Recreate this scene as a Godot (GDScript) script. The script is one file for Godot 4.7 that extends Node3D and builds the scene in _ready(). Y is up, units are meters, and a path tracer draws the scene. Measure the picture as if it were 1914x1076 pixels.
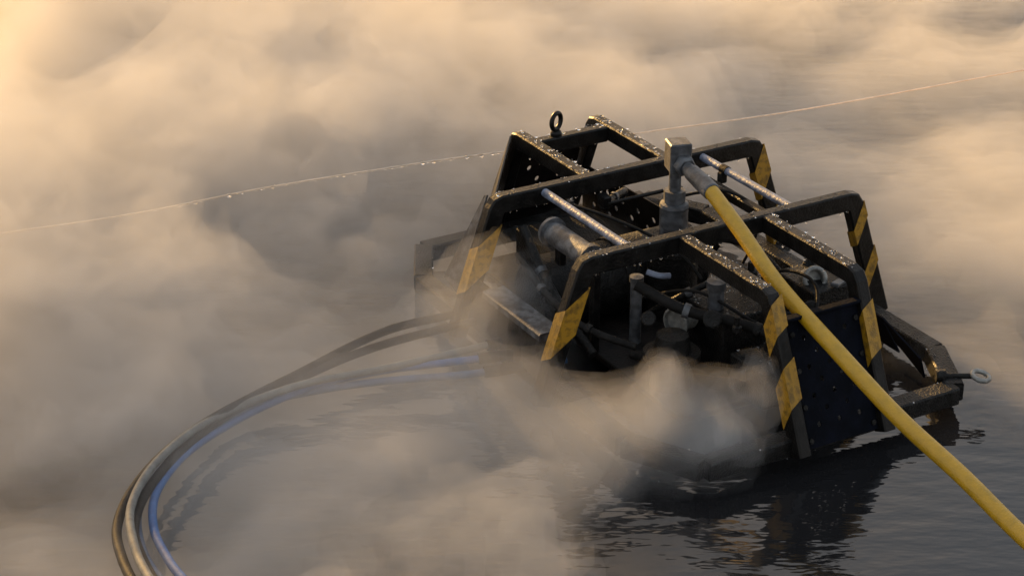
extends Node3D
# Heights in metres above the water. The machine's own axes: x along its two full hoops, z towards its front.
const TOP := 0.52
const HOOP_HALF := 0.535
const SPAN_HALF := 0.762
const HOOP_SIDE := 0.2935
const SPAN_SIDE := 0.1796
const HOOP_SLOPE := 0.34
const SPAN_SLOPE := 0.42
const FOOT := 0.05
var M := {}
var rng := RandomNumberGenerator.new()
var machine: Node3D
var drops: Array[Transform3D] = []

func _ready():
	rng.seed = 7
	# ---------------------------------------------------------------- camera, sky, sun, exposure
	var cam := Camera3D.new()
	cam.name = "camera"
	add_child(cam)
	cam.fov = 16.0
	cam.near = 0.05
	cam.far = 600.0
	cam.position = Vector3(0, 3.106, 5.415)
	cam.rotation = Vector3(-0.4456, 0, 0)
	var we := WorldEnvironment.new()
	we.name = "environment"
	add_child(we)
	var e := Environment.new()
	we.environment = e
	e.background_mode = Environment.BG_SKY
	e.tonemap_mode = Environment.TONE_MAPPER_LINEAR
	e.tonemap_exposure = 2.95
	e.volumetric_fog_enabled = true
	e.volumetric_fog_density = 0.0
	e.sdfgi_enabled = true
	e.ssao_enabled = true
	e.ssil_enabled = true
	var sky := Sky.new()
	var sm := ProceduralSkyMaterial.new()
	sky.sky_material = sm
	e.sky = sky
	sm.sky_top_color = Color(0.53, 0.555, 0.585)
	sm.sky_horizon_color = Color(0.67, 0.645, 0.61)
	sm.sky_curve = 0.15
	sm.ground_bottom_color = Color(0.08, 0.08, 0.08)
	sm.ground_horizon_color = Color(0.25, 0.23, 0.2)
	sm.sun_angle_max = 80.0
	sm.sun_curve = 0.32
	var sun := DirectionalLight3D.new()
	sun.name = "sun"
	add_child(sun)
	sun.light_energy = 1.55
	sun.light_color = Color(1.0, 0.785, 0.48)
	sun.light_angular_distance = 0.5
	sun.shadow_enabled = true
	var az := deg_to_rad(28.0)
	var el := deg_to_rad(11.0)
	sun.look_at_from_position(Vector3.ZERO, -Vector3(-sin(az) * cos(el), sin(el), -cos(az) * cos(el)))
	# ---------------------------------------------------------------- setting and things
	materials()
	water()
	machine = Node3D.new()
	machine.name = "floating_pump"
	add_child(machine)
	machine.position = Vector3(0.5283, 0, -0.7155)
	machine.rotation.y = 0.521
	tag(machine, "black steel framed floating pump with yellow warning stripes on sloping legs", "pump")
	frame()
	skirt()
	pump_works()
	hoses()
	rope()
	droplets(machine, drops)
	steam()

# ------------------------------------------------------------------ helpers
func tag(o: Node, label: String, category: String, group := ""):
	o.set_meta("label", label)
	o.set_meta("category", category)
	if group: o.set_meta("group", group)

func begin() -> SurfaceTool:
	var st := SurfaceTool.new()
	st.begin(Mesh.PRIMITIVE_TRIANGLES)
	return st

func put(st: SurfaceTool, called: String, m: Material, parent: Node = null) -> MeshInstance3D:
	var o := MeshInstance3D.new()
	o.name = called
	o.mesh = st.commit()
	o.mesh.surface_set_material(0, m)
	(parent if parent else machine).add_child(o, true)
	return o

func tri(st: SurfaceTool, a: Vector3, b: Vector3, c: Vector3, out: Vector3):
	var n := (c - a).cross(b - a)
	if n.length_squared() < 1e-16: return
	if n.dot(out) < 0.0:
		n = -n
		var t := b
		b = c
		c = t
	n = n.normalized()
	for p in [a, b, c]:
		st.set_normal(n)
		st.set_uv(Vector2(p.x, p.z))
		st.add_vertex(p)

func quad(st: SurfaceTool, a: Vector3, b: Vector3, c: Vector3, d: Vector3, out: Vector3):
	tri(st, a, b, c, out)
	tri(st, a, c, d, out)

func smooth_tri(st: SurfaceTool, p: Array, n: Array):
	var order := [0, 1, 2]
	var face: Vector3 = (p[2] - p[0]).cross(p[1] - p[0])
	if face.dot(n[0] + n[1] + n[2]) < 0.0: order = [0, 2, 1]
	for k in order:
		st.set_normal(n[k])
		st.set_uv(Vector2(p[k].x, p[k].z))
		st.add_vertex(p[k])

# a rectangular tube with eased edges, mitred where the path bends; side: axis across the path, w along it, h at right angles
func sweep_bar(st: SurfaceTool, path: Array, side: Vector3, w: float, h: float, ease := 0.005):
	var ring := [Vector2(w / 2, h / 2 - ease), Vector2(w / 2 - ease, h / 2), Vector2(-w / 2 + ease, h / 2), Vector2(-w / 2, h / 2 - ease),
		Vector2(-w / 2, -h / 2 + ease), Vector2(-w / 2 + ease, -h / 2), Vector2(w / 2 - ease, -h / 2), Vector2(w / 2, -h / 2 + ease)]
	var rings := []
	var mids := []
	for i in path.size():
		var p: Vector3 = path[i]
		var d0: Vector3 = (p - path[i - 1]).normalized() if i > 0 else (path[1] - p).normalized()
		var d1: Vector3 = (path[i + 1] - p).normalized() if i < path.size() - 1 else d0
		var up0 := d0.cross(side).normalized()
		var up1 := d1.cross(side).normalized()
		var up := (up0 + up1).normalized()
		var k := 1.0 / maxf(0.3, up.dot(up0))
		var r := []
		for c in ring: r.append(p + side * c.x + up * (c.y * k))
		rings.append(r)
		mids.append(p)
	for i in rings.size() - 1:
		var mid: Vector3 = (mids[i] + mids[i + 1]) / 2
		var along: Vector3 = (mids[i + 1] - mids[i]).normalized()
		for k in 8:
			var j := (k + 1) % 8
			var c: Vector3 = (rings[i][k] + rings[i][j] + rings[i + 1][k] + rings[i + 1][j]) / 4 - mid
			quad(st, rings[i][k], rings[i][j], rings[i + 1][j], rings[i + 1][k], c - along * c.dot(along))
	for end in [0, rings.size() - 1]:
		var away: Vector3 = mids[0] - mids[1] if end == 0 else mids[-1] - mids[-2]
		for k in range(1, 7): tri(st, rings[end][0], rings[end][k], rings[end][k + 1], away)

func box(st: SurfaceTool, c: Vector3, s: Vector3, turn := Basis()):
	var e := minf(0.004, s[s.min_axis_index()] * 0.25)
	# six faces drawn in and the bevels between them
	var f := []
	for ax in 3:
		for sg in [-1.0, 1.0]:
			var n := Vector3.ZERO; n[ax] = sg
			var u := Vector3.ZERO; u[(ax + 1) % 3] = 1.0
			var v := Vector3.ZERO; v[(ax + 2) % 3] = 1.0
			var o: Vector3 = n * s[ax] / 2
			var hu: Vector3 = u * (s[(ax + 1) % 3] / 2 - e)
			var hv: Vector3 = v * (s[(ax + 2) % 3] / 2 - e)
			quad(st, c + turn * (o - hu - hv), c + turn * (o + hu - hv), c + turn * (o + hu + hv), c + turn * (o - hu + hv), turn * n)
			var hu2: Vector3 = u * s[(ax + 1) % 3] / 2
			var o2: Vector3 = n * (s[ax] / 2 - e)
			for q in [-1.0, 1.0]:
				quad(st, c + turn * (o + hu * q - hv), c + turn * (o + hu * q + hv), c + turn * (o2 + hu2 * q + hv), c + turn * (o2 + hu2 * q - hv), turn * (n + u * q))
			f.append(0)
	for x in [-1.0, 1.0]:
		for y in [-1.0, 1.0]:
			for z in [-1.0, 1.0]:
				var g := Vector3(x, y, z)
				var a := g * s / 2
				tri(st, c + turn * (a - Vector3(0, y, z) * e), c + turn * (a - Vector3(x, 0, z) * e), c + turn * (a - Vector3(x, y, 0) * e), turn * g)

# a round tube along a path; radii may vary
func tube(st: SurfaceTool, path: PackedVector3Array, r: Variant, sides := 12, caps := true):
	var rings := []
	var norms := []
	var up := Vector3.UP if absf((path[1] - path[0]).normalized().y) < 0.9 else Vector3.RIGHT
	for i in path.size():
		var d := (path[mini(i + 1, path.size() - 1)] - path[maxi(i - 1, 0)]).normalized()
		var u := (up - d * up.dot(d)).normalized()
		up = u
		var v := d.cross(u)
		var rr: float = r[i] if r is Array else r
		var a := []
		var b := []
		for k in sides:
			var t := TAU * k / sides
			var n := u * cos(t) + v * sin(t)
			a.append(path[i] + n * rr)
			b.append(n)
		rings.append(a)
		norms.append(b)
	for i in path.size() - 1:
		for k in sides:
			var j := (k + 1) % sides
			smooth_tri(st, [rings[i][k], rings[i][j], rings[i + 1][j]], [norms[i][k], norms[i][j], norms[i + 1][j]])
			smooth_tri(st, [rings[i][k], rings[i + 1][j], rings[i + 1][k]], [norms[i][k], norms[i + 1][j], norms[i + 1][k]])
	if caps:
		for end in [0, path.size() - 1]:
			var away: Vector3 = path[0] - path[1] if end == 0 else path[-1] - path[-2]
			for k in sides: tri(st, path[end], rings[end][k], rings[end][(k + 1) % sides], away)

# a turned profile: pairs of (radius, distance along the axis), flat-shaded bands with smooth rounds
func lathe(st: SurfaceTool, at: Vector3, axis: Vector3, profile: Array, sides := 24):
	var u := axis.cross(Vector3.UP if absf(axis.y) < 0.9 else Vector3.RIGHT).normalized()
	var v := axis.cross(u)
	for i in profile.size() - 1:
		var p0: Vector2 = profile[i]
		var p1: Vector2 = profile[i + 1]
		var slope := Vector2(p1.y - p0.y, -(p1.x - p0.x)).normalized()
		for k in sides:
			var t0 := TAU * k / sides
			var t1 := TAU * (k + 1) / sides
			var r0 := u * cos(t0) + v * sin(t0)
			var r1 := u * cos(t1) + v * sin(t1)
			var n0 := (r0 * slope.x + axis * slope.y).normalized()
			var n1 := (r1 * slope.x + axis * slope.y).normalized()
			var a := at + r0 * p0.x + axis * p0.y
			var b := at + r1 * p0.x + axis * p0.y
			var c := at + r1 * p1.x + axis * p1.y
			var d := at + r0 * p1.x + axis * p1.y
			if p0.x > 1e-5: smooth_tri(st, [a, b, c], [n0, n1, n1])
			if p1.x > 1e-5: smooth_tri(st, [a, c, d], [n0, n1, n0])

func torus(st: SurfaceTool, at: Vector3, axis: Vector3, big: float, small: float):
	var u := axis.cross(Vector3.UP if absf(axis.y) < 0.9 else Vector3.RIGHT).normalized()
	var v := axis.cross(u)
	var P := []
	var N := []
	for i in 28:
		var t := TAU * i / 28
		var o := u * cos(t) + v * sin(t)
		for k in 12:
			var s := TAU * k / 12
			var n := o * cos(s) + axis * sin(s)
			P.append(at + o * big + n * small)
			N.append(n)
	for i in 28:
		for k in 12:
			var a := i * 12 + k
			var b := i * 12 + (k + 1) % 12
			var c := ((i + 1) % 28) * 12 + (k + 1) % 12
			var d := ((i + 1) % 28) * 12 + k
			smooth_tri(st, [P[a], P[b], P[c]], [N[a], N[b], N[c]])
			smooth_tri(st, [P[a], P[c], P[d]], [N[a], N[c], N[d]])

# a punched plate between four corners (bilinear), nu x nv cells, each with an eight-sided hole where the keep test says so
func punched(st: SurfaceTool, q: Array, nu: int, nv: int, hole: float, thick: float, every := 1):
	var n: Vector3 = (q[1] - q[0]).cross(q[3] - q[0]).normalized()
	var at := func(s: float, t: float) -> Vector3:
		return (q[0] as Vector3).lerp(q[1], s).lerp((q[3] as Vector3).lerp(q[2], s), t)
	for i in nu:
		for j in nv:
			var edge := []
			var inner := []
			for k in 8:
				var c := Vector2(cos(TAU * k / 8), sin(TAU * k / 8))
				var sq := c / maxf(absf(c.x), absf(c.y))
				edge.append(at.call((i + 0.5 + sq.x * 0.5) / nu, (j + 0.5 + sq.y * 0.5) / nv))
				inner.append(at.call((i + 0.5 + c.x * hole) / nu, (j + 0.5 + c.y * hole) / nv))
			var mid: Vector3 = at.call((i + 0.5) / nu, (j + 0.5) / nv)
			var solid := (i + j) % every != 0 or i == 0 or j == 0 or i == nu - 1 or j == nv - 1
			for k in 8:
				var l := (k + 1) % 8
				for sg in [-1.0, 1.0]:
					var o: Vector3 = n * thick / 2 * sg
					if solid: tri(st, mid + o, edge[k] + o, edge[l] + o, n * sg)
					else: quad(st, edge[k] + o, edge[l] + o, inner[l] + o, inner[k] + o, n * sg)
				if not solid: quad(st, inner[k] + n * thick / 2, inner[l] + n * thick / 2, inner[l] - n * thick / 2, inner[k] - n * thick / 2, mid - (inner[k] + inner[l]) / 2)
	for k in 4:
		var a: Vector3 = q[k]
		var b: Vector3 = q[(k + 1) % 4]
		var centre: Vector3 = (q[0] + q[1] + q[2] + q[3]) / 4
		quad(st, a + n * thick / 2, b + n * thick / 2, b - n * thick / 2, a - n * thick / 2, (a + b) / 2 - centre)

func curve_through(points: Array, step := 0.03) -> PackedVector3Array:
	var c := Curve3D.new()
	for i in points.size():
		var a: Vector3 = points[maxi(i - 1, 0)]
		var b: Vector3 = points[mini(i + 1, points.size() - 1)]
		var t := (b - a) / 6.0
		c.add_point(points[i], -t, t)
	c.bake_interval = step
	return c.get_baked_points()

# ------------------------------------------------------------------ materials
func noise_tex(sd: int, freq: float, octaves: int, from: Color, to: Color, size := 512, low := 0.0, high := 1.0) -> NoiseTexture2D:
	var n := FastNoiseLite.new()
	n.seed = sd
	n.frequency = freq
	n.fractal_octaves = octaves
	n.noise_type = FastNoiseLite.TYPE_SIMPLEX_SMOOTH
	var t := NoiseTexture2D.new()
	t.width = size
	t.height = size
	t.seamless = true
	t.noise = n
	var g := Gradient.new()
	g.set_color(0, from)
	g.set_color(1, to)
	g.set_offset(0, low)
	g.set_offset(1, high)
	t.color_ramp = g
	return t

func mat(called: String, dark: Color, light: Color, rough: float, metal := 0.0, scale := 4.0, bump := 0.0, sd := 1, low := 0.25, high := 0.75) -> StandardMaterial3D:
	var m := StandardMaterial3D.new()
	m.resource_name = called
	m.albedo_color = Color(1, 1, 1)
	m.albedo_texture = noise_tex(sd, 0.012, 5, dark, light, 256, low, high)
	m.roughness = rough
	m.metallic = metal
	if light.get_luminance() < 0.2: m.metallic_specular = 0.3
	m.uv1_triplanar = true
	m.uv1_scale = Vector3.ONE * scale
	if bump > 0.0:
		m.heightmap_enabled = true
		m.heightmap_scale = bump
		m.heightmap_texture = M.grit
	return m

func materials():
	M.grit = noise_tex(31, 0.03, 4, Color.BLACK, Color.WHITE, 512)
	M.black = mat("wet_black_paint", Color(0.035, 0.033, 0.032), Color(0.09, 0.085, 0.08), 0.42, 0.0, 5.0, 0.12, 2)
	M.rough_black = mat("wet_weedy_black_steel", Color(0.03, 0.029, 0.027), Color(0.10, 0.095, 0.09), 0.5, 0.0, 6.0, 0.35, 3)
	M.yellow = mat("yellow_warning_tape", Color(0.38, 0.28, 0.05), Color(0.58, 0.43, 0.05), 0.5, 0.0, 9.0, 0.15, 4, 0.15, 0.6)
	M.navy = mat("navy_painted_plate", Color(0.025, 0.033, 0.055), Color(0.045, 0.058, 0.095), 0.65, 0.0, 4.0, 0.1, 5)
	M.dark_plate = mat("dark_brown_plate", Color(0.05, 0.045, 0.04), Color(0.11, 0.09, 0.08), 0.55, 0.0, 4.0, 0.12, 6)
	M.grey = mat("weathered_grey_metal", Color(0.17, 0.175, 0.185), Color(0.32, 0.33, 0.345), 0.52, 0.1, 6.0, 0.12, 7)
	M.blue_grey = mat("blue_grey_painted_tube", Color(0.30, 0.33, 0.39), Color(0.42, 0.46, 0.54), 0.5, 0.0, 6.0, 0.15, 8)
	M.galvanised = mat("galvanised_steel", Color(0.38, 0.385, 0.38), Color(0.54, 0.535, 0.51), 0.42, 0.4, 8.0, 0.2, 9)
	M.rubber = mat("black_rubber", Color(0.07, 0.068, 0.066), Color(0.13, 0.125, 0.12), 0.6, 0.0, 6.0, 0.15, 10)
	M.hose_yellow = mat("yellow_hose_jacket", Color(0.56, 0.44, 0.02), Color(0.63, 0.49, 0.02), 0.45, 0.0, 7.0, 0.12, 11, 0.2, 0.6)
	M.hose_grey = mat("pale_grey_hose", Color(0.30, 0.305, 0.30), Color(0.40, 0.405, 0.39), 0.7, 0.0, 6.0, 0.1, 12)
	M.hose_blue = mat("blue_hose", Color(0.09, 0.27, 0.47), Color(0.14, 0.34, 0.55), 0.7, 0.0, 6.0, 0.1, 13)
	M.hose_dark_blue = mat("dull_blue_hose", Color(0.13, 0.24, 0.36), Color(0.19, 0.31, 0.44), 0.7, 0.0, 6.0, 0.1, 14)
	M.rope = mat("wet_pale_line", Color(0.84, 0.81, 0.75), Color(0.94, 0.92, 0.88), 0.2, 0.0, 8.0, 0.3, 15)
	M.rubber.metallic_specular = 0.2
	M.navy.metallic_specular = 0.15
	M.rope.backlight_enabled = true
	M.rope.backlight = Color(0.9, 0.85, 0.78)
	var d := StandardMaterial3D.new()
	d.resource_name = "water_drop"
	d.albedo_color = Color(1, 1, 1, 0.0)
	d.roughness = 0.06
	d.transparency = BaseMaterial3D.TRANSPARENCY_ALPHA
	d.refraction_enabled = true
	d.refraction_scale = 0.033
	M.drop = d
	var w := StandardMaterial3D.new()
	w.resource_name = "dark_water"
	w.albedo_color = Color(0.10, 0.10, 0.105)
	w.roughness = 0.06
	w.metallic_specular = 0.5
	w.uv1_triplanar = true
	w.uv1_world_triplanar = true
	w.uv1_scale = Vector3(0.30, 0.42, 0.75)
	w.heightmap_enabled = true
	w.heightmap_scale = 0.27
	w.heightmap_texture = noise_tex(41, 0.010, 4, Color.BLACK, Color.WHITE, 1024)
	M.water = w

# ------------------------------------------------------------------ setting
func water():
	var st := begin()
	for a in [[-150, 150]]:
		quad(st, Vector3(-150, 0, -150), Vector3(150, 0, -150), Vector3(150, 0, 150), Vector3(-150, 0, 150), Vector3.UP)
	var o := put(st, "water", M.water, self)
	o.set_meta("kind", "structure")
	o.set_meta("label", "dark rippled water around the floating pump")

# ------------------------------------------------------------------ the machine's frame
func stripes(parent: Node, top: Vector3, foot: Vector3, side: Vector3, w: float, h: float, spots: Array, lean: float):
	var d := (foot - top).normalized()
	var up := d.cross(side).normalized()
	var g := 0.0015
	for s in spots:
		var st := begin()
		var rim := [Vector2(w / 2 + g, h / 2 + g), Vector2(-w / 2 - g, h / 2 + g), Vector2(-w / 2 - g, -h / 2 - g), Vector2(w / 2 + g, -h / 2 - g)]
		var a := []
		var b := []
		for c in rim:
			var shift: float = lean * c.y - 0.6 * c.x
			a.append(top + d * (s[0] + shift) + side * c.x + up * c.y)
			b.append(top + d * (s[1] + shift) + side * c.x + up * c.y)
		for k in 4:
			var l := (k + 1) % 4
			var mid: Vector2 = (rim[k] + rim[l]) / 2
			quad(st, a[k], a[l], b[l], b[k], side * mid.x + up * mid.y)
		var o := put(st, "yellow_stripe", M.yellow, parent)
		o.set_meta("label", "yellow diagonal warning stripe")

func drip(a: Vector3, b: Vector3, side: Vector3, w: float, h: float, count: int):
	# beads of water standing on the upper face and hanging from the lower edge
	for i in count:
		var t := rng.randf()
		if rng.randf() < 0.6: t = clampf(floorf(t * 9.0) / 9.0 + 0.05 + rng.randfn() * 0.018, 0.0, 1.0)
		var p := a.lerp(b, t)
		var s := 0.0011 + 0.0036 * pow(rng.randf(), 3.2)
		if rng.randf() < 0.72:
			drops.append(Transform3D(Basis().scaled(Vector3(s * rng.randf_range(0.9, 1.6), s * 0.7, s * rng.randf_range(0.9, 1.6))), p + side * (rng.randf() - 0.5) * w + Vector3(0, h / 2, 0)))
		else:
			drops.append(Transform3D(Basis().scaled(Vector3(s, s * 1.3, s) * 0.9), p + side * (w / 2 - 0.003) * (1.0 if rng.randf() < 0.7 else -1.0) - Vector3(0, h / 2 + s * 0.4, 0)))

func hoop_corner(c: Vector3, inward: Vector3, down: Vector3) -> Array:
	return [c + inward * 0.022, c + (inward + down) * 0.0055, c + down * 0.022]

func frame():
	var w := 0.042
	var h := 0.062
	var mid_y := TOP - h / 2
	for sz in [-1.0, 1.0]:
		var st := begin()
		var z: float = sz * (HOOP_SIDE - w / 2 if sz > 0 else HOOP_SIDE - w / 2)
		var path := []
		var legs := []
		for sx in [-1.0, 1.0]:
			var c := Vector3(sx * (HOOP_HALF - 0.022), mid_y, z)
			var foot := Vector3(sx * (HOOP_HALF - 0.03 + HOOP_SLOPE * (TOP - FOOT)), FOOT, z)
			var down := (foot - c).normalized()
			var k := hoop_corner(c, Vector3(-sx, 0, 0), down)
			if sx < 0:
				path = [foot, k[2], k[1], k[0]]
			else:
				path += [k[0], k[1], k[2], foot]
			legs.append([c, foot])
		sweep_bar(st, path, Vector3(0, 0, 1), w, h)
		var o := put(st, "hoop_bar", M.black)
		for l in legs:
			var spots := [[0.07, 0.13], [0.25, 0.315]] if sz > 0 else [[0.055, 0.17], [0.29, 0.38]]
			if l[1].x < 0: spots = [[0.115, 0.275]]
			stripes(o, l[0], l[1], Vector3(0, 0, 1), w, h, spots, 1.3)
		drip(Vector3(-HOOP_HALF + 0.02, mid_y, z), Vector3(HOOP_HALF - 0.02, mid_y, z), Vector3(0, 0, 1), w, h, 210)
	for sx in [-1.0, 1.0]:
		for sz in [-1.0, 1.0]:
			var st := begin()
			var x: float = sx * (SPAN_SIDE - w / 2)
			var c := Vector3(x, mid_y, sz * (SPAN_HALF - 0.022))
			var foot := Vector3(x, FOOT, sz * (SPAN_HALF - 0.028 + SPAN_SLOPE * (TOP - FOOT)))
			var down := (foot - c).normalized()
			var k := hoop_corner(c, Vector3(0, 0, -sz), down)
			var joint := Vector3(x, mid_y, sz * (HOOP_SIDE - 0.001))
			sweep_bar(st, [joint, k[0], k[1], k[2], foot], Vector3(1, 0, 0), w, h - 0.004)
			var o := put(st, "half_hoop_bar", M.black)
			if sz > 0: stripes(o, c, foot, Vector3(1, 0, 0), w, h - 0.004, [[0.035, 0.13], [0.225, 0.35]] if sx < 0 else [[0.12, 0.27]], -1.0 * sz)
			drip(joint, c, Vector3(1, 0, 0), w, h, 90)
	# rear cross bar with the standing lifting eye
	var st := begin()
	var zc := -0.645
	sweep_bar(st, [Vector3(-SPAN_SIDE + w, mid_y - 0.004, zc), Vector3(SPAN_SIDE - w, mid_y - 0.004, zc)], Vector3(0, 0, 1), w, h - 0.006)
	put(st, "cross_bar", M.black)
	drip(Vector3(-SPAN_SIDE + w, mid_y, zc), Vector3(SPAN_SIDE - w, mid_y, zc), Vector3(0, 0, 1), w, h, 40)
	st = begin()
	lathe(st, Vector3(-0.062, TOP - 0.008, zc), Vector3.UP, [Vector2(0, 0.022), Vector2(0.016, 0.02), Vector2(0.02, 0.012), Vector2(0.02, 0.0), Vector2(0, 0)])
	torus(st, Vector3(-0.062, TOP + 0.046, zc), Vector3(0.45, 0.0, 0.9).normalized(), 0.029, 0.0085)
	put(st, "lifting_eye", M.black)
	# bumper ring low round the machine, with cut-off corners
	var am := 0.592
	var bm := 0.877
	var ac := 0.47
	var bc := 0.645
	var ry := 0.07
	var pts := [Vector3(-ac, ry, -bm), Vector3(ac, ry, -bm), Vector3(am, ry, -bc), Vector3(am, ry, bc), Vector3(ac, ry, bm), Vector3(-ac, ry, bm), Vector3(-am, ry, bc), Vector3(-am, ry, -bc)]
	for i in 8:
		var a: Vector3 = pts[i]
		var b: Vector3 = pts[(i + 1) % 8]
		var d := (b - a).normalized()
		var side := d.cross(Vector3.UP).normalized()
		st = begin()
		var trim := 0.012
		sweep_bar(st, [a + d * trim * 0.2, b - d * trim * 0.2], side, 0.066, 0.06 + 0.002 * (i % 2))
		put(st, "bumper_bar", M.rough_black)
		drip(a, b, side, 0.066, 0.06, 60)
	# eye bolt through the bumper's front corner
	var out := Vector3(0.86, 0, 0.5).normalized()
	var at := Vector3(0.525, 0.103, 0.855)
	st = begin()
	tube(st, PackedVector3Array([at - out * 0.07, at + out * 0.03]), 0.009, 10)
	lathe(st, at - out * 0.085, out, [Vector2(0, 0), Vector2(0.02, 0.0), Vector2(0.022, 0.006), Vector2(0.022, 0.03), Vector2(0, 0.032)], 6)
	var bolt := put(st, "eye_bolt", M.rough_black)
	st = begin()
	torus(st, at + out * 0.055, Vector3(0.1, 0.97, 0.2).normalized(), 0.027, 0.008)
	var ring := put(st, "eye_ring", M.galvanised, bolt)
	ring.set_meta("label", "pale galvanised ring of the eye bolt")

func skirt():
	# inner walls, punched and plain, between the legs
	var st := begin()
	punched(st, [Vector3(0.165, 0.30, -0.84), Vector3(0.165, 0.315, -0.31), Vector3(0.215, 0.07, -0.29), Vector3(0.215, 0.07, -0.90)], 11, 5, 0.24, 0.004, 2)
	put(st, "punched_plate", M.dark_plate)
	st = begin()
	punched(st, [Vector3(-0.13, 0.425, 0.775), Vector3(0.135, 0.425, 0.775), Vector3(0.135, 0.06, 0.925), Vector3(-0.13, 0.06, 0.925)], 7, 9, 0.2, 0.004, 2)
	var front := put(st, "punched_plate", M.navy)
	front.set_meta("label", "navy blue punched front plate")
	st = begin()
	sweep_bar(st, [Vector3(-0.132, 0.43, 0.783), Vector3(0.137, 0.43, 0.783)], Vector3(0, 0, 1), 0.03, 0.012, 0.003)
	put(st, "folded_lip", M.navy, front)
	for i in 8:
		st = begin()
		var t: float = [0.12, 0.4, 0.68, 0.94][i % 4]
		lathe(st, Vector3(-0.115 if i < 4 else 0.12, 0.425 - 0.365 * t, 0.777 + 0.15 * t), Vector3(0, 0.38, 0.925), [Vector2(0.009, 0.0), Vector2(0.009, 0.007), Vector2(0, 0.008)], 6)
		put(st, "bolt", M.rough_black, front)
	st = begin()
	punched(st, [Vector3(0.475, 0.19, 0.30), Vector3(0.485, 0.165, 0.505), Vector3(0.52, 0.055, 0.56), Vector3(0.52, 0.055, 0.28)], 5, 3, 0.22, 0.006, 2)
	punched(st, [Vector3(0.485, 0.165, 0.507), Vector3(0.485, 0.105, 0.70), Vector3(0.51, 0.03, 0.70), Vector3(0.50, 0.10, 0.56)], 3, 2, 0.2, 0.006, 3)
	put(st, "corner_plate", M.navy).set_meta("label", "navy blue pointed corner plate with round holes")
	# left side: wing plate outside the striped leg, and the wide panel between the two legs
	st = begin()
	punched(st, [Vector3(-0.53, 0.515, -0.296), Vector3(-0.532, 0.51, -0.31), Vector3(-0.64, 0.205, -0.40), Vector3(-0.645, 0.19, -0.296)], 2, 3, 0.2, 0.006, 9)
	put(st, "wing_plate", M.grey)
	st = begin()
	punched(st, [Vector3(-0.585, 0.24, -0.25), Vector3(-0.585, 0.24, 0.25), Vector3(-0.635, 0.10, 0.25), Vector3(-0.635, 0.10, -0.25)], 6, 2, 0.2, 0.006, 9)
	put(st, "side_panel", M.dark_plate)
	st = begin()
	sweep_bar(st, [Vector3(-0.585, 0.235, -0.16), Vector3(-0.585, 0.235, 0.20)], Vector3(1, 0, 0), 0.085, 0.03)
	put(st, "grey_ledge", M.grey)
	st = begin()
	box(st, Vector3(-0.02, 0.075, -0.03), Vector3(0.7, 0.025, 1.3))
	put(st, "deck_plate", M.dark_plate)
	st = begin()
	punched(st, [Vector3(-0.14, 0.42, -0.78), Vector3(0.13, 0.42, -0.78), Vector3(0.13, 0.08, -0.91), Vector3(-0.14, 0.08, -0.91)], 6, 6, 0.2, 0.004, 2)
	put(st, "punched_plate", M.dark_plate)
	# rear left gusset between the leg of the half hoop and the first full hoop
	st = begin()
	punched(st, [Vector3(-0.185, 0.50, -0.75), Vector3(-0.50, 0.47, -0.315), Vector3(-0.57, 0.27, -0.33), Vector3(-0.19, 0.27, -0.86)], 5, 3, 0.2, 0.005, 9)
	put(st, "gusset_plate", M.black)

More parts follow.
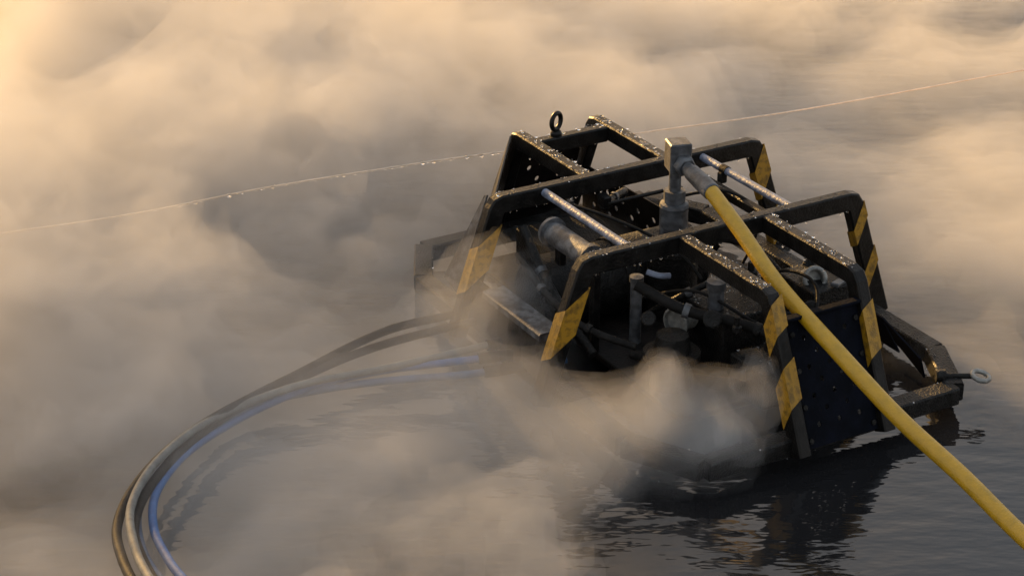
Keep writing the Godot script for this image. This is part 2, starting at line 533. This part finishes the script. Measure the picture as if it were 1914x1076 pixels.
func pump_works():
	# riser in the middle: block, pipe, couplings
	var turn := Basis(Vector3.UP, -0.3)
	var st := begin()
	box(st, Vector3(0.005, TOP + 0.132, 0.005), Vector3(0.072, 0.098, 0.072), turn)
	var block := put(st, "elbow_block", M.grey)
	var out := Vector3(-0.10, -0.12, 0.985).normalized()
	var at := Vector3(0.005, TOP + 0.118, 0.005) + out * 0.034
	st = begin()
	lathe(st, at, out, [Vector2(0, 0), Vector2(0.036, 0.0), Vector2(0.036, 0.022), Vector2(0.030, 0.03), Vector2(0, 0.03)], 6)
	put(st, "hexagon_nut", M.grey, block)
	st = begin()
	lathe(st, at, out, [Vector2(0.02, 0.02), Vector2(0.022, 0.05), Vector2(0.027, 0.06), Vector2(0.029, 0.12), Vector2(0.029, 0.19), Vector2(0.026, 0.196), Vector2(0, 0.196)])
	put(st, "hose_ferrule", M.grey, block)
	st = begin()
	lathe(st, Vector3.ZERO, Vector3.UP, [Vector2(0.02, TOP - 0.03), Vector2(0.02, TOP + 0.09)])
	put(st, "riser_pipe", M.grey)
	st = begin()
	lathe(st, Vector3.ZERO, Vector3.UP, [Vector2(0, TOP + 0.012), Vector2(0.036, TOP + 0.01), Vector2(0.036, TOP - 0.03), Vector2(0, TOP - 0.03)], 8)
	put(st, "coupling", M.grey)
	st = begin()
	lathe(st, Vector3.ZERO, Vector3.UP, [Vector2(0.03, TOP - 0.03), Vector2(0.046, TOP - 0.035), Vector2(0.049, TOP - 0.045), Vector2(0.047, TOP - 0.055), Vector2(0.047, TOP - 0.2), Vector2(0.03, TOP - 0.2)])
	put(st, "riser_body", M.grey)
	st = begin()
	lathe(st, Vector3.ZERO, Vector3.UP, [Vector2(0, TOP - 0.165), Vector2(0.105, TOP - 0.168), Vector2(0.11, TOP - 0.175), Vector2(0.11, TOP - 0.19), Vector2(0.085, TOP - 0.2), Vector2(0.085, 0.085), Vector2(0, 0.085)])
	put(st, "pump_housing", M.rough_black)
	for i in 150:
		var t := rng.randf() * TAU
		var r := sqrt(rng.randf()) * 0.1
		var s := 0.0015 + 0.003 * rng.randf()
		drops.append(Transform3D(Basis().scaled(Vector3(s, s * 0.7, s)), Vector3(cos(t) * r, TOP - 0.168, sin(t) * r)))
	# manifold and motor boxes low in the frame
	st = begin()
	box(st, Vector3(0.02, 0.18, 0.34), Vector3(0.26, 0.19, 0.22))
	put(st, "gear_box", M.rough_black)
	st = begin()
	box(st, Vector3(-0.1, 0.15, -0.42), Vector3(0.3, 0.14, 0.36))
	put(st, "valve_box", M.rough_black)
	st = begin()
	box(st, Vector3(-0.02, 0.15, 0.62), Vector3(0.24, 0.12, 0.18))
	put(st, "valve_box", M.rough_black)
	# post hanging from the rear hoop
	st = begin()
	sweep_bar(st, [Vector3(0.115, TOP - 0.062, -0.16), Vector3(0.115, 0.09, -0.16)], Vector3(1, 0, 0), 0.045, 0.03)
	put(st, "support_post", M.black)
	st = begin()
	sweep_bar(st, [Vector3(0.235, TOP - 0.065, -0.25), Vector3(0.235, TOP - 0.065, 0.25)], Vector3(1, 0, 0), 0.03, 0.035)
	put(st, "inner_rail", M.black)
	drip(Vector3(0.235, TOP - 0.065, -0.25), Vector3(0.235, TOP - 0.065, 0.25), Vector3(1, 0, 0), 0.03, 0.035, 60)
	st = begin()
	tube(st, PackedVector3Array([Vector3(-0.13, TOP - 0.085, -0.20), Vector3(0.09, TOP - 0.085, -0.20)]), 0.007, 8)
	box(st, Vector3(-0.13, TOP - 0.08, -0.22), Vector3(0.03, 0.04, 0.05))
	put(st, "thin_rod", M.black)
	# blue-grey tubes along the frame
	st = begin()
	tube(st, PackedVector3Array([Vector3(0.285, TOP - 0.02, -0.252), Vector3(0.285, TOP - 0.02, 0.252)]), 0.0135, 14)
	var tr := put(st, "side_tube", M.blue_grey)
	st = begin()
	tube(st, PackedVector3Array([Vector3(0.285, TOP - 0.02, -0.135), Vector3(0.285, TOP - 0.02, -0.105)]), 0.0165, 14)
	box(st, Vector3(0.275, TOP - 0.045, -0.12), Vector3(0.03, 0.04, 0.022))
	put(st, "clamp", M.rubber, tr)
	st = begin()
	tube(st, PackedVector3Array([Vector3(-0.34, TOP - 0.02, -0.252), Vector3(-0.34, TOP - 0.02, 0.252)]), 0.0145, 14)
	put(st, "side_tube", M.blue_grey)
	st = begin()
	lathe(st, Vector3(-0.40, TOP - 0.09, -0.11), Vector3(0, 0, 1), [Vector2(0, 0), Vector2(0.05, 0), Vector2(0.05, 0.014), Vector2(0.038, 0.016), Vector2(0.038, 0.22), Vector2(0.044, 0.222), Vector2(0.044, 0.245), Vector2(0, 0.245)])
	put(st, "grey_cylinder", M.grey)
	for i in 2:
		st = begin()
		sweep_bar(st, [Vector3(-0.37, TOP - 0.075, -0.10 + 0.21 * i), Vector3(-0.37, 0.09, -0.10 + 0.21 * i)], Vector3(1, 0, 0), 0.03, 0.03)
		put(st, "support_post", M.black)
	# cables
	var cables := [
		[Vector3(-0.33, TOP - 0.03, -0.19), Vector3(-0.26, TOP - 0.035, -0.05), Vector3(-0.17, TOP - 0.07, 0.09), Vector3(-0.09, TOP - 0.13, 0.18), Vector3(-0.05, TOP - 0.2, 0.24)],
		[Vector3(0.07, TOP - 0.06, -0.08), Vector3(0.12, TOP - 0.035, -0.03), Vector3(0.20, TOP - 0.03, 0.02), Vector3(0.25, TOP - 0.07, 0.09), Vector3(0.24, TOP - 0.15, 0.13), Vector3(0.20, TOP - 0.25, 0.12)],
		[Vector3(0.06, TOP - 0.25, 0.30), Vector3(0.14, TOP - 0.15, 0.40), Vector3(0.16, TOP - 0.14, 0.55), Vector3(0.08, TOP - 0.22, 0.66)],
		[Vector3(-0.2, TOP - 0.28, 0.12), Vector3(-0.12, TOP - 0.2, 0.3), Vector3(-0.04, TOP - 0.24, 0.45), Vector3(0.04, TOP - 0.3, 0.58)]]
	for c in cables:
		st = begin()
		tube(st, curve_through(c, 0.015), 0.0055, 8)
		put(st, "cable", M.rubber)
	# dark drum, pot and pipes added to fill and darken the frame's inside
	st = begin()
	lathe(st, Vector3(-0.46, 0.20, -0.14), Vector3(1, 0, 0), [Vector2(0, 0), Vector2(0.10, 0.0), Vector2(0.125, 0.02), Vector2(0.125, 0.30), Vector2(0.132, 0.302), Vector2(0.132, 0.33), Vector2(0.125, 0.332), Vector2(0.125, 0.62), Vector2(0.10, 0.65), Vector2(0, 0.65)])
	put(st, "filler_drum", M.rough_black)
	st = begin()
	lathe(st, Vector3(-0.28, 0.09, 0.42), Vector3.UP, [Vector2(0.07, 0), Vector2(0.07, 0.09), Vector2(0.09, 0.092), Vector2(0.09, 0.112), Vector2(0.06, 0.115), Vector2(0.05, 0.17), Vector2(0, 0.18)])
	put(st, "filler_pot", M.rough_black)
	var runs := [
		[Vector3(-0.43, 0.40, -0.24), Vector3(-0.44, 0.30, -0.10), Vector3(-0.45, 0.22, 0.06), Vector3(-0.44, 0.14, 0.22)],
		[Vector3(-0.47, 0.33, -0.20), Vector3(-0.49, 0.28, 0.0), Vector3(-0.47, 0.24, 0.20), Vector3(-0.36, 0.20, 0.34)],
		[Vector3(-0.30, 0.36, 0.24), Vector3(-0.20, 0.30, 0.36), Vector3(-0.06, 0.27, 0.50), Vector3(0.06, 0.22, 0.66)],
		[Vector3(-0.20, 0.15, 0.10), Vector3(-0.14, 0.26, 0.22), Vector3(0.0, 0.33, 0.30), Vector3(0.12, 0.30, 0.42), Vector3(0.15, 0.2, 0.56)],
		[Vector3(0.05, 0.40, 0.12), Vector3(0.15, 0.38, 0.20), Vector3(0.2, 0.30, 0.34), Vector3(0.13, 0.22, 0.5)],
		[Vector3(-0.32, 0.13, 0.26), Vector3(-0.26, 0.16, 0.46), Vector3(-0.15, 0.18, 0.62), Vector3(-0.04, 0.2, 0.72)],
		[Vector3(-0.12, 0.41, -0.24), Vector3(-0.02, 0.38, -0.34), Vector3(0.1, 0.34, -0.45), Vector3(0.12, 0.22, -0.6)],
		[Vector3(-0.1, 0.3, -0.28), Vector3(-0.12, 0.34, -0.45), Vector3(-0.05, 0.3, -0.62), Vector3(0.05, 0.2, -0.7)],
		[Vector3(0.08, 0.36, 0.10), Vector3(0.2, 0.35, 0.02), Vector3(0.26, 0.28, -0.08), Vector3(0.24, 0.16, -0.14)]]
	for i in runs.size():
		st = begin()
		var radius: float = [0.016, 0.012, 0.018, 0.011, 0.014, 0.016, 0.013, 0.01, 0.012][i]
		var way := curve_through(runs[i], 0.02)
		tube(st, way, radius, 10)
		var pipe := put(st, "filler_pipe", M.rubber if i % 3 else M.rough_black)
		for k in 2:
			st = begin()
			var j := int(way.size() * (0.3 + 0.4 * k))
			lathe(st, way[j], (way[j + 1] - way[j]).normalized(), [Vector2(0, 0), Vector2(radius + 0.006, 0), Vector2(radius + 0.006, 0.02), Vector2(0, 0.02)], 6)
			put(st, "union_nut", M.rough_black if k else M.grey, pipe)
		for k in 8:
			var q := way[rng.randi_range(0, way.size() - 1)]
			var s := 0.0015 + 0.003 * rng.randf()
			drops.append(Transform3D(Basis().scaled(Vector3.ONE * s), q + Vector3(0, radius, 0)))
	# round flange faces added among the filler pipes
	for k in [[Vector3(-0.16, 0.30, 0.46), 0.03], [Vector3(-0.33, 0.30, 0.36), 0.024], [Vector3(0.11, 0.33, 0.60), 0.026], [Vector3(-0.05, 0.22, 0.74), 0.022], [Vector3(0.3, 0.33, 0.34), 0.02]]:
		st = begin()
		var look := Vector3(-0.5, 0.45, 0.75).normalized()
		lathe(st, k[0], look, [Vector2(k[1] * 0.7, -0.06), Vector2(k[1] * 0.7, -0.012), Vector2(k[1], -0.012), Vector2(k[1], 0.0), Vector2(k[1] * 0.8, 0.004), Vector2(0, 0.003)], 16)
		put(st, "flange", M.rough_black)
	# pipes and couplings seen through the front
	st = begin()
	lathe(st, Vector3(-0.255, 0, 0.175), Vector3.UP, [Vector2(0.019, 0.12), Vector2(0.019, TOP - 0.185), Vector2(0.023, TOP - 0.185), Vector2(0.023, TOP - 0.168), Vector2(0, TOP - 0.165)])
	put(st, "stand_pipe", M.grey)
	st = begin()
	tube(st, curve_through([Vector3(-0.255, TOP - 0.13, 0.23), Vector3(-0.225, TOP - 0.14, 0.255), Vector3(-0.19, TOP - 0.145, 0.265)], 0.01), 0.0095, 10)
	put(st, "lever", M.blue_grey)
	st = begin()
	lathe(st, Vector3(-0.075, 0, 0.355), Vector3.UP, [Vector2(0.026, 0.18), Vector2(0.026, TOP - 0.18), Vector2(0.031, TOP - 0.178), Vector2(0.031, TOP - 0.153), Vector2(0, TOP - 0.150)])
	put(st, "capped_pipe", M.grey)
	st = begin()
	var ax := Vector3(-0.93, 0.06, 0.30).normalized()
	lathe(st, Vector3(-0.165, TOP - 0.285, 0.305), ax, [Vector2(0.036, -0.04), Vector2(0.040, -0.03), Vector2(0.033, 0.0), Vector2(0.033, 0.02), Vector2(0.047, 0.027), Vector2(0.048, 0.036), Vector2(0.041, 0.038), Vector2(0.039, 0.024), Vector2(0, 0.022)])
	put(st, "hose_coupling", M.galvanised)
	st = begin()
	lathe(st, Vector3(-0.165, TOP - 0.285, 0.305), -ax, [Vector2(0.03, 0.03), Vector2(0.03, 0.16), Vector2(0, 0.16)])
	put(st, "branch_pipe", M.rough_black)
	st = begin()
	var face := Vector3(-0.30, 0.42, 0.86).normalized()
	torus(st, Vector3(0.235, TOP - 0.178, 0.455), face, 0.034, 0.0085)
	lathe(st, Vector3(0.235, TOP - 0.178, 0.455), face, [Vector2(0.03, -0.08), Vector2(0.034, -0.075), Vector2(0.034, 0.0), Vector2(0.027, 0.002), Vector2(0.025, -0.02), Vector2(0, -0.022)])
	put(st, "hose_coupling", M.galvanised)
	st = begin()
	box(st, Vector3(0.30, TOP - 0.185, 0.50), Vector3(0.10, 0.014, 0.028), Basis(Vector3.UP, 0.5) * Basis(Vector3.BACK, -0.15))
	put(st, "lever", M.grey)
	st = begin()
	box(st, Vector3(0.26, 0.21, 0.42), Vector3(0.16, 0.24, 0.2))
	put(st, "valve_box", M.rough_black)
	for k in [[Vector3(0.02, TOP - 0.20, 0.47), 0.02], [Vector3(-0.11, TOP - 0.25, 0.52), 0.016], [Vector3(0.05, TOP - 0.22, 0.56), 0.018], [Vector3(-0.06, TOP - 0.27, 0.62), 0.014], [Vector3(0.1, TOP - 0.2, 0.3), 0.02]]:
		st = begin()
		lathe(st, k[0], Vector3.UP, [Vector2(0, 0), Vector2(k[1], 0), Vector2(k[1], 0.018), Vector2(k[1] * 0.6, 0.022), Vector2(k[1] * 0.6, 0.05), Vector2(0, 0.052)], 6)
		put(st, "bolt", M.rough_black)
	for i in 260:
		var s := 0.0012 + 0.0035 * pow(rng.randf(), 2.0)
		var p := Vector3(rng.randf_range(-0.12, 0.15), 0, rng.randf_range(0.23, 0.72))
		p.y = 0.2765 if p.z < 0.45 else 0.2115
		if p.z > 0.45 and p.z < 0.53: continue
		drops.append(Transform3D(Basis().scaled(Vector3(s, s * 0.7, s)), p))

# ------------------------------------------------------------------ hoses, line
func from_water_map(rows: Array) -> Array:
	var pts := []
	for r in rows: pts.append(Vector3(r[0], r[1], r[2]))
	return pts

func hoses():
	var all := [
		["hose", M.rubber, 0.0138, "black hose, outermost of the curved bundle on the water", [[0.077, 0.13, -0.726], [-0.048, 0.125, -0.686], [-0.206, 0.121, -0.624], [-0.378, 0.116, -0.546], [-0.509, 0.112, -0.429], [-0.664, 0.107, -0.248], [-0.798, 0.102, -0.099], [-0.92, 0.111, 0.083], [-1.01, 0.132, 0.312], [-1.056, 0.154, 0.551], [-1.055, 0.175, 0.759], [-1.011, 0.197, 0.935], [-0.938, 0.218, 1.114], [-0.816, 0.24, 1.329]]],
		["hose", M.rubber, 0.0138, "black hose lying against the inside of the outermost hose", [[0.093, 0.13, -0.645], [-0.03, 0.122, -0.613], [-0.169, 0.115, -0.569], [-0.374, 0.107, -0.469], [-0.523, 0.099, -0.371], [-0.664, 0.092, -0.241], [-0.785, 0.084, -0.126], [-0.9, 0.091, 0.057], [-0.977, 0.112, 0.275], [-1.021, 0.134, 0.527], [-1.014, 0.155, 0.74], [-0.956, 0.177, 0.929], [-0.875, 0.198, 1.108], [-0.75, 0.22, 1.322]]],
		["hose", M.hose_grey, 0.0122, "pale grey hose crossing over the others at the bend", [[0.144, 0.12, -0.516], [0.04, 0.117, -0.476], [-0.131, 0.113, -0.4], [-0.398, 0.11, -0.274], [-0.593, 0.107, -0.202], [-0.719, 0.103, -0.132], [-0.853, 0.1, -0.019], [-0.953, 0.127, 0.175], [-1.022, 0.153, 0.42], [-1.033, 0.18, 0.672], [-0.983, 0.207, 0.899], [-0.917, 0.233, 1.079], [-0.807, 0.26, 1.313]]],
		["hose", M.hose_blue, 0.0122, "bright blue hose, innermost of the curved bundle", [[0.159, 0.12, -0.413], [0.048, 0.11, -0.384], [-0.164, 0.1, -0.341], [-0.4, 0.09, -0.298], [-0.596, 0.08, -0.227], [-0.722, 0.07, -0.141], [-0.854, 0.06, -0.008], [-0.957, 0.087, 0.224], [-0.998, 0.113, 0.478], [-0.969, 0.14, 0.703], [-0.904, 0.167, 0.888], [-0.832, 0.193, 1.041], [-0.701, 0.22, 1.256]]],
		["hose", M.hose_dark_blue, 0.0122, "dull blue hose beneath the pale grey hose", [[0.174, 0.11, -0.332], [0.056, 0.098, -0.315], [-0.146, 0.087, -0.275], [-0.431, 0.075, -0.247], [-0.629, 0.063, -0.206], [-0.757, 0.052, -0.158], [-0.876, 0.04, -0.043], [-0.976, 0.063, 0.159], [-1.037, 0.087, 0.385], [-1.032, 0.11, 0.6], [-0.981, 0.133, 0.811], [-0.904, 0.157, 0.986], [-0.775, 0.18, 1.209]]]]
	for i in all.size():
		var h: Array = all[i]
		var path := curve_through(from_water_map(h[4]), 0.03)
		var st := begin()
		tube(st, path, h[2], 14)
		var o := put(st, "hose" if i == 0 else "hose_%03d" % i, h[1], self)
		tag(o, h[3], "hose", "hoses curving over the water to the pump")
		st = begin()
		var sleeve := path.slice(2, 13)
		tube(st, sleeve, h[2] + 0.006, 14)
		put(st, "coupling", M.rubber, o)
	var path := curve_through(from_water_map([[0.626, 0.611, -0.509], [0.704, 0.548, -0.346], [0.799, 0.468, -0.13], [0.937, 0.384, 0.12], [1.086, 0.3, 0.382], [1.222, 0.253, 0.626], [1.337, 0.214, 0.867], [1.456, 0.208, 1.146], [1.621, 0.22, 1.473]]), 0.03)
	var st := begin()
	tube(st, path, 0.0245, 18)
	var o := put(st, "yellow_hose", M.hose_yellow, self)
	tag(o, "thick yellow hose running from the pump's top fitting over the open water", "hose")

func rope():
	var st := begin()
	tube(st, curve_through(from_water_map([[-2.55, 0.27, -0.657], [-2.234, 0.27, -0.771], [-1.742, 0.27, -0.954], [-1.315, 0.27, -1.123], [-0.876, 0.27, -1.359], [-0.368, 0.27, -1.578], [-0.113, 0.27, -1.673], [0.208, 0.27, -1.787], [0.538, 0.27, -1.915], [1.141, 0.27, -2.147], [2.116, 0.27, -2.611], [2.84, 0.27, -2.925], [3.645, 0.27, -3.253]]), 0.05), 0.0032, 8)
	var o := put(st, "rope", M.rope, self)
	tag(o, "thin pale wet line stretched over the water behind the pump", "rope")
	var beads: Array[Transform3D] = []
	var along := curve_through(from_water_map([[-2.55, 0.27, -0.657], [-2.234, 0.27, -0.771], [-1.742, 0.27, -0.954], [-1.315, 0.27, -1.123], [-0.876, 0.27, -1.359], [-0.368, 0.27, -1.578], [-0.113, 0.27, -1.673], [0.208, 0.27, -1.787], [0.538, 0.27, -1.915], [1.141, 0.27, -2.147], [2.116, 0.27, -2.611], [2.84, 0.27, -2.925], [3.645, 0.27, -3.253]]), 0.02)
	for i in 130:
		var p := along[int(along.size() * rng.randf_range(0.2, 0.48))]
		var s := 0.003 + 0.005 * pow(rng.randf(), 4.0)
		beads.append(Transform3D(Basis().scaled(Vector3(s * 1.4, s, s)), p + Vector3(rng.randfn() * 0.004, -0.002, rng.randfn() * 0.003)))
	droplets(o, beads)

func droplets(on: Node3D, where: Array[Transform3D]):
	var mesh := SphereMesh.new()
	mesh.radius = 1.0
	mesh.height = 2.0
	mesh.radial_segments = 12
	mesh.rings = 6
	mesh.material = M.drop
	var mm := MultiMesh.new()
	mm.transform_format = MultiMesh.TRANSFORM_3D
	mm.mesh = mesh
	mm.instance_count = where.size()
	for i in where.size(): mm.set_instance_transform(i, where[i])
	var o := MultiMeshInstance3D.new()
	o.name = "water_droplets"
	o.multimesh = mm
	o.set_meta("kind", "stuff")
	on.add_child(o)

# ------------------------------------------------------------------ steam: one noisy density, cut into nested banks of even mist
const SX := 106
const SY := 26
const SZ := 130
const CELL := 0.05
const STEAM_AT := Vector3(-2.35, -0.18, -4.9)

func density(p: Vector3, n1: FastNoiseLite, n2: FastNoiseLite) -> float:
	var lift: float = n1.get_noise_3d(p.x, p.y * 0.8, p.z)
	var fine: float = n2.get_noise_3d(p.x * 0.85 - p.y * 0.4, p.y * 0.9, p.z * 0.85 - p.y * 0.4)
	var d := 0.41 + 0.40 * lift + 0.43 * fine - 0.85 * maxf(p.y, 0.0)
	for b in BANKS:
		var q: Vector3 = (p - b[0]) / b[1]
		var reach := q.length_squared()
		if reach > 6.0: continue
		var torn: float = 1.0 + 1.5 * n2.get_noise_3d(p.x * 1.6 + 7.0, p.y * 1.5, p.z * 1.6) if b[2] > 0.7 else 1.0
		d += b[2] * torn * exp(-reach)
	return d

# where more steam rises (positive) and where the air is clear (negative): place, reach, amount
const BANKS := [
	[Vector3(-1.6, 0.2, -2.6), Vector3(1.9, 1.2, 1.8), 0.36],
	[Vector3(1.9, 0.0, -1.6), Vector3(1.1, 0.33, 2.0), 0.48],
	[Vector3(2.0, 0.55, -2.0), Vector3(1.25, 0.5, 1.9), -0.8],
	[Vector3(-1.1, 0.1, -0.5), Vector3(1.0, 0.8, 0.8), 0.25],
	[Vector3(-0.75, 0.0, 0.5), Vector3(0.95, 0.4, 0.8), 0.52],
	[Vector3(1.45, 0.0, 0.95), Vector3(1.0, 1.4, 0.95), -1.25],
	[Vector3(0.35, 0.0, 0.62), Vector3(0.35, 0.4, 0.3), -0.3],
	[Vector3(0.72, 0.6, -0.40), Vector3(0.62, 0.6, 0.75), -1.2],
	[Vector3(0.53, 0.25, -0.72), Vector3(0.55, 0.35, 0.5), -0.7],
	[Vector3(0.38, 0.18, 0.16), Vector3(0.36, 0.26, 0.26), 0.5],
	[Vector3(0.58, 0.34, 0.24), Vector3(0.27, 0.22, 0.22), 1.15],
	[Vector3(0.25, 0.55, 0.0), Vector3(0.45, 0.32, 0.5), -0.6],
	[Vector3(-0.3, 0.38, -0.8), Vector3(0.4, 0.35, 0.4), -0.38],
	[Vector3(0.08, 0.34, -0.40), Vector3(0.24, 0.24, 0.24), 0.8],
	[Vector3(-0.45, 0.42, 0.0), Vector3(0.6, 0.28, 0.5), -0.3],
	[Vector3(-0.95, 0.5, 0.8), Vector3(0.65, 0.42, 0.65), -1.0],
]
func surface_net(f: PackedFloat32Array, iso: float) -> ArrayMesh:
	var vid := PackedInt32Array(); vid.resize(SX * SY * SZ); vid.fill(-1)
	var verts := PackedVector3Array()
	var idx := PackedInt32Array()
	var dx := 1; var dy := SX; var dz := SX * SY
	var offs := [0, dx, dy, dx + dy, dz, dz + dx, dz + dy, dz + dx + dy]
	var corner := [Vector3(0,0,0), Vector3(1,0,0), Vector3(0,1,0), Vector3(1,1,0), Vector3(0,0,1), Vector3(1,0,1), Vector3(0,1,1), Vector3(1,1,1)]
	var edges := [[0,1],[2,3],[4,5],[6,7],[0,2],[1,3],[4,6],[5,7],[0,4],[1,5],[2,6],[3,7]]
	for z in SZ - 1:
		for y in SY - 1:
			var row := z * dz + y * dy
			for x in SX - 1:
				var b := row + x
				var mask := 0
				if f[b] > iso: mask |= 1
				if f[b + dx] > iso: mask |= 2
				if f[b + dy] > iso: mask |= 4
				if f[b + dx + dy] > iso: mask |= 8
				if f[b + dz] > iso: mask |= 16
				if f[b + dz + dx] > iso: mask |= 32
				if f[b + dz + dy] > iso: mask |= 64
				if f[b + dz + dx + dy] > iso: mask |= 128
				if mask == 0 or mask == 255: continue
				var c := Vector3.ZERO; var n := 0
				for e in edges:
					var i0: int = e[0]; var i1: int = e[1]
					if ((mask >> i0) & 1) != ((mask >> i1) & 1):
						var v0: float = f[b + offs[i0]]; var v1: float = f[b + offs[i1]]
						c += (corner[i0] as Vector3).lerp(corner[i1], (iso - v0) / (v1 - v0)); n += 1
				vid[b] = verts.size()
				verts.append(STEAM_AT + (Vector3(x, y, z) + c / n) * CELL)
	for z in range(1, SZ - 1):
		for y in range(1, SY - 1):
			var row := z * dz + y * dy
			for x in range(1, SX - 1):
				var b := row + x
				var s := f[b] > iso
				if s != (f[b + dx] > iso): net_quad(idx, vid[b - dy - dz], vid[b - dz], vid[b], vid[b - dy], s)
				if s != (f[b + dy] > iso): net_quad(idx, vid[b - dx - dz], vid[b - dx], vid[b], vid[b - dz], s)
				if s != (f[b + dz] > iso): net_quad(idx, vid[b - dx - dy], vid[b - dy], vid[b], vid[b - dx], s)
	var arr := []; arr.resize(Mesh.ARRAY_MAX)
	arr[Mesh.ARRAY_VERTEX] = verts; arr[Mesh.ARRAY_INDEX] = idx
	var m := ArrayMesh.new()
	if idx.size(): m.add_surface_from_arrays(Mesh.PRIMITIVE_TRIANGLES, arr)
	return m
func net_quad(idx: PackedInt32Array, a: int, b: int, c: int, d: int, inside: bool):
	# clockwise seen from outside
	if inside: idx.append_array([a, c, b, a, d, c])
	else: idx.append_array([a, b, c, a, c, d])

func steam():
	var n1 := FastNoiseLite.new()
	n1.seed = 11
	n1.noise_type = FastNoiseLite.TYPE_SIMPLEX_SMOOTH
	n1.frequency = 0.7
	n1.fractal_octaves = 2
	var n2 := FastNoiseLite.new()
	n2.seed = 12
	n2.noise_type = FastNoiseLite.TYPE_SIMPLEX_SMOOTH
	n2.frequency = 2.3
	n2.fractal_octaves = 3
	n2.domain_warp_enabled = true
	n2.domain_warp_type = FastNoiseLite.DOMAIN_WARP_SIMPLEX
	n2.domain_warp_amplitude = 0.35
	n2.domain_warp_frequency = 1.6
	n2.domain_warp_fractal_octaves = 2
	var f := PackedFloat32Array()
	f.resize(SX * SY * SZ)
	f.fill(-1.0)
	for z in range(2, SZ - 2):
		for y in range(2, SY - 2):
			for x in range(2, SX - 2):
				f[z * SX * SY + y * SX + x] = density(STEAM_AT + Vector3(x, y, z) * CELL, n1, n2)
	var bank := Node3D.new()
	bank.name = "steam"
	bank.set_meta("kind", "stuff")
	bank.set_meta("label", "sunlit steam drifting over the water")
	add_child(bank)
	var levels := [[0.03, 0.40], [0.19, 0.46], [0.40, 0.56], [0.66, 0.75]]
	for l in levels:
		var m := surface_net(f, l[0])
		if m.get_surface_count() == 0: continue
		var fm := FogMaterial.new()
		fm.resource_name = "steam"
		fm.density = l[1]
		fm.albedo = Color(1, 1, 1)
		m.surface_set_material(0, fm)
		var o := MeshInstance3D.new()
		o.name = "steam_bank"
		o.mesh = m
		o.set_meta("kind", "stuff")
		bank.add_child(o, true)
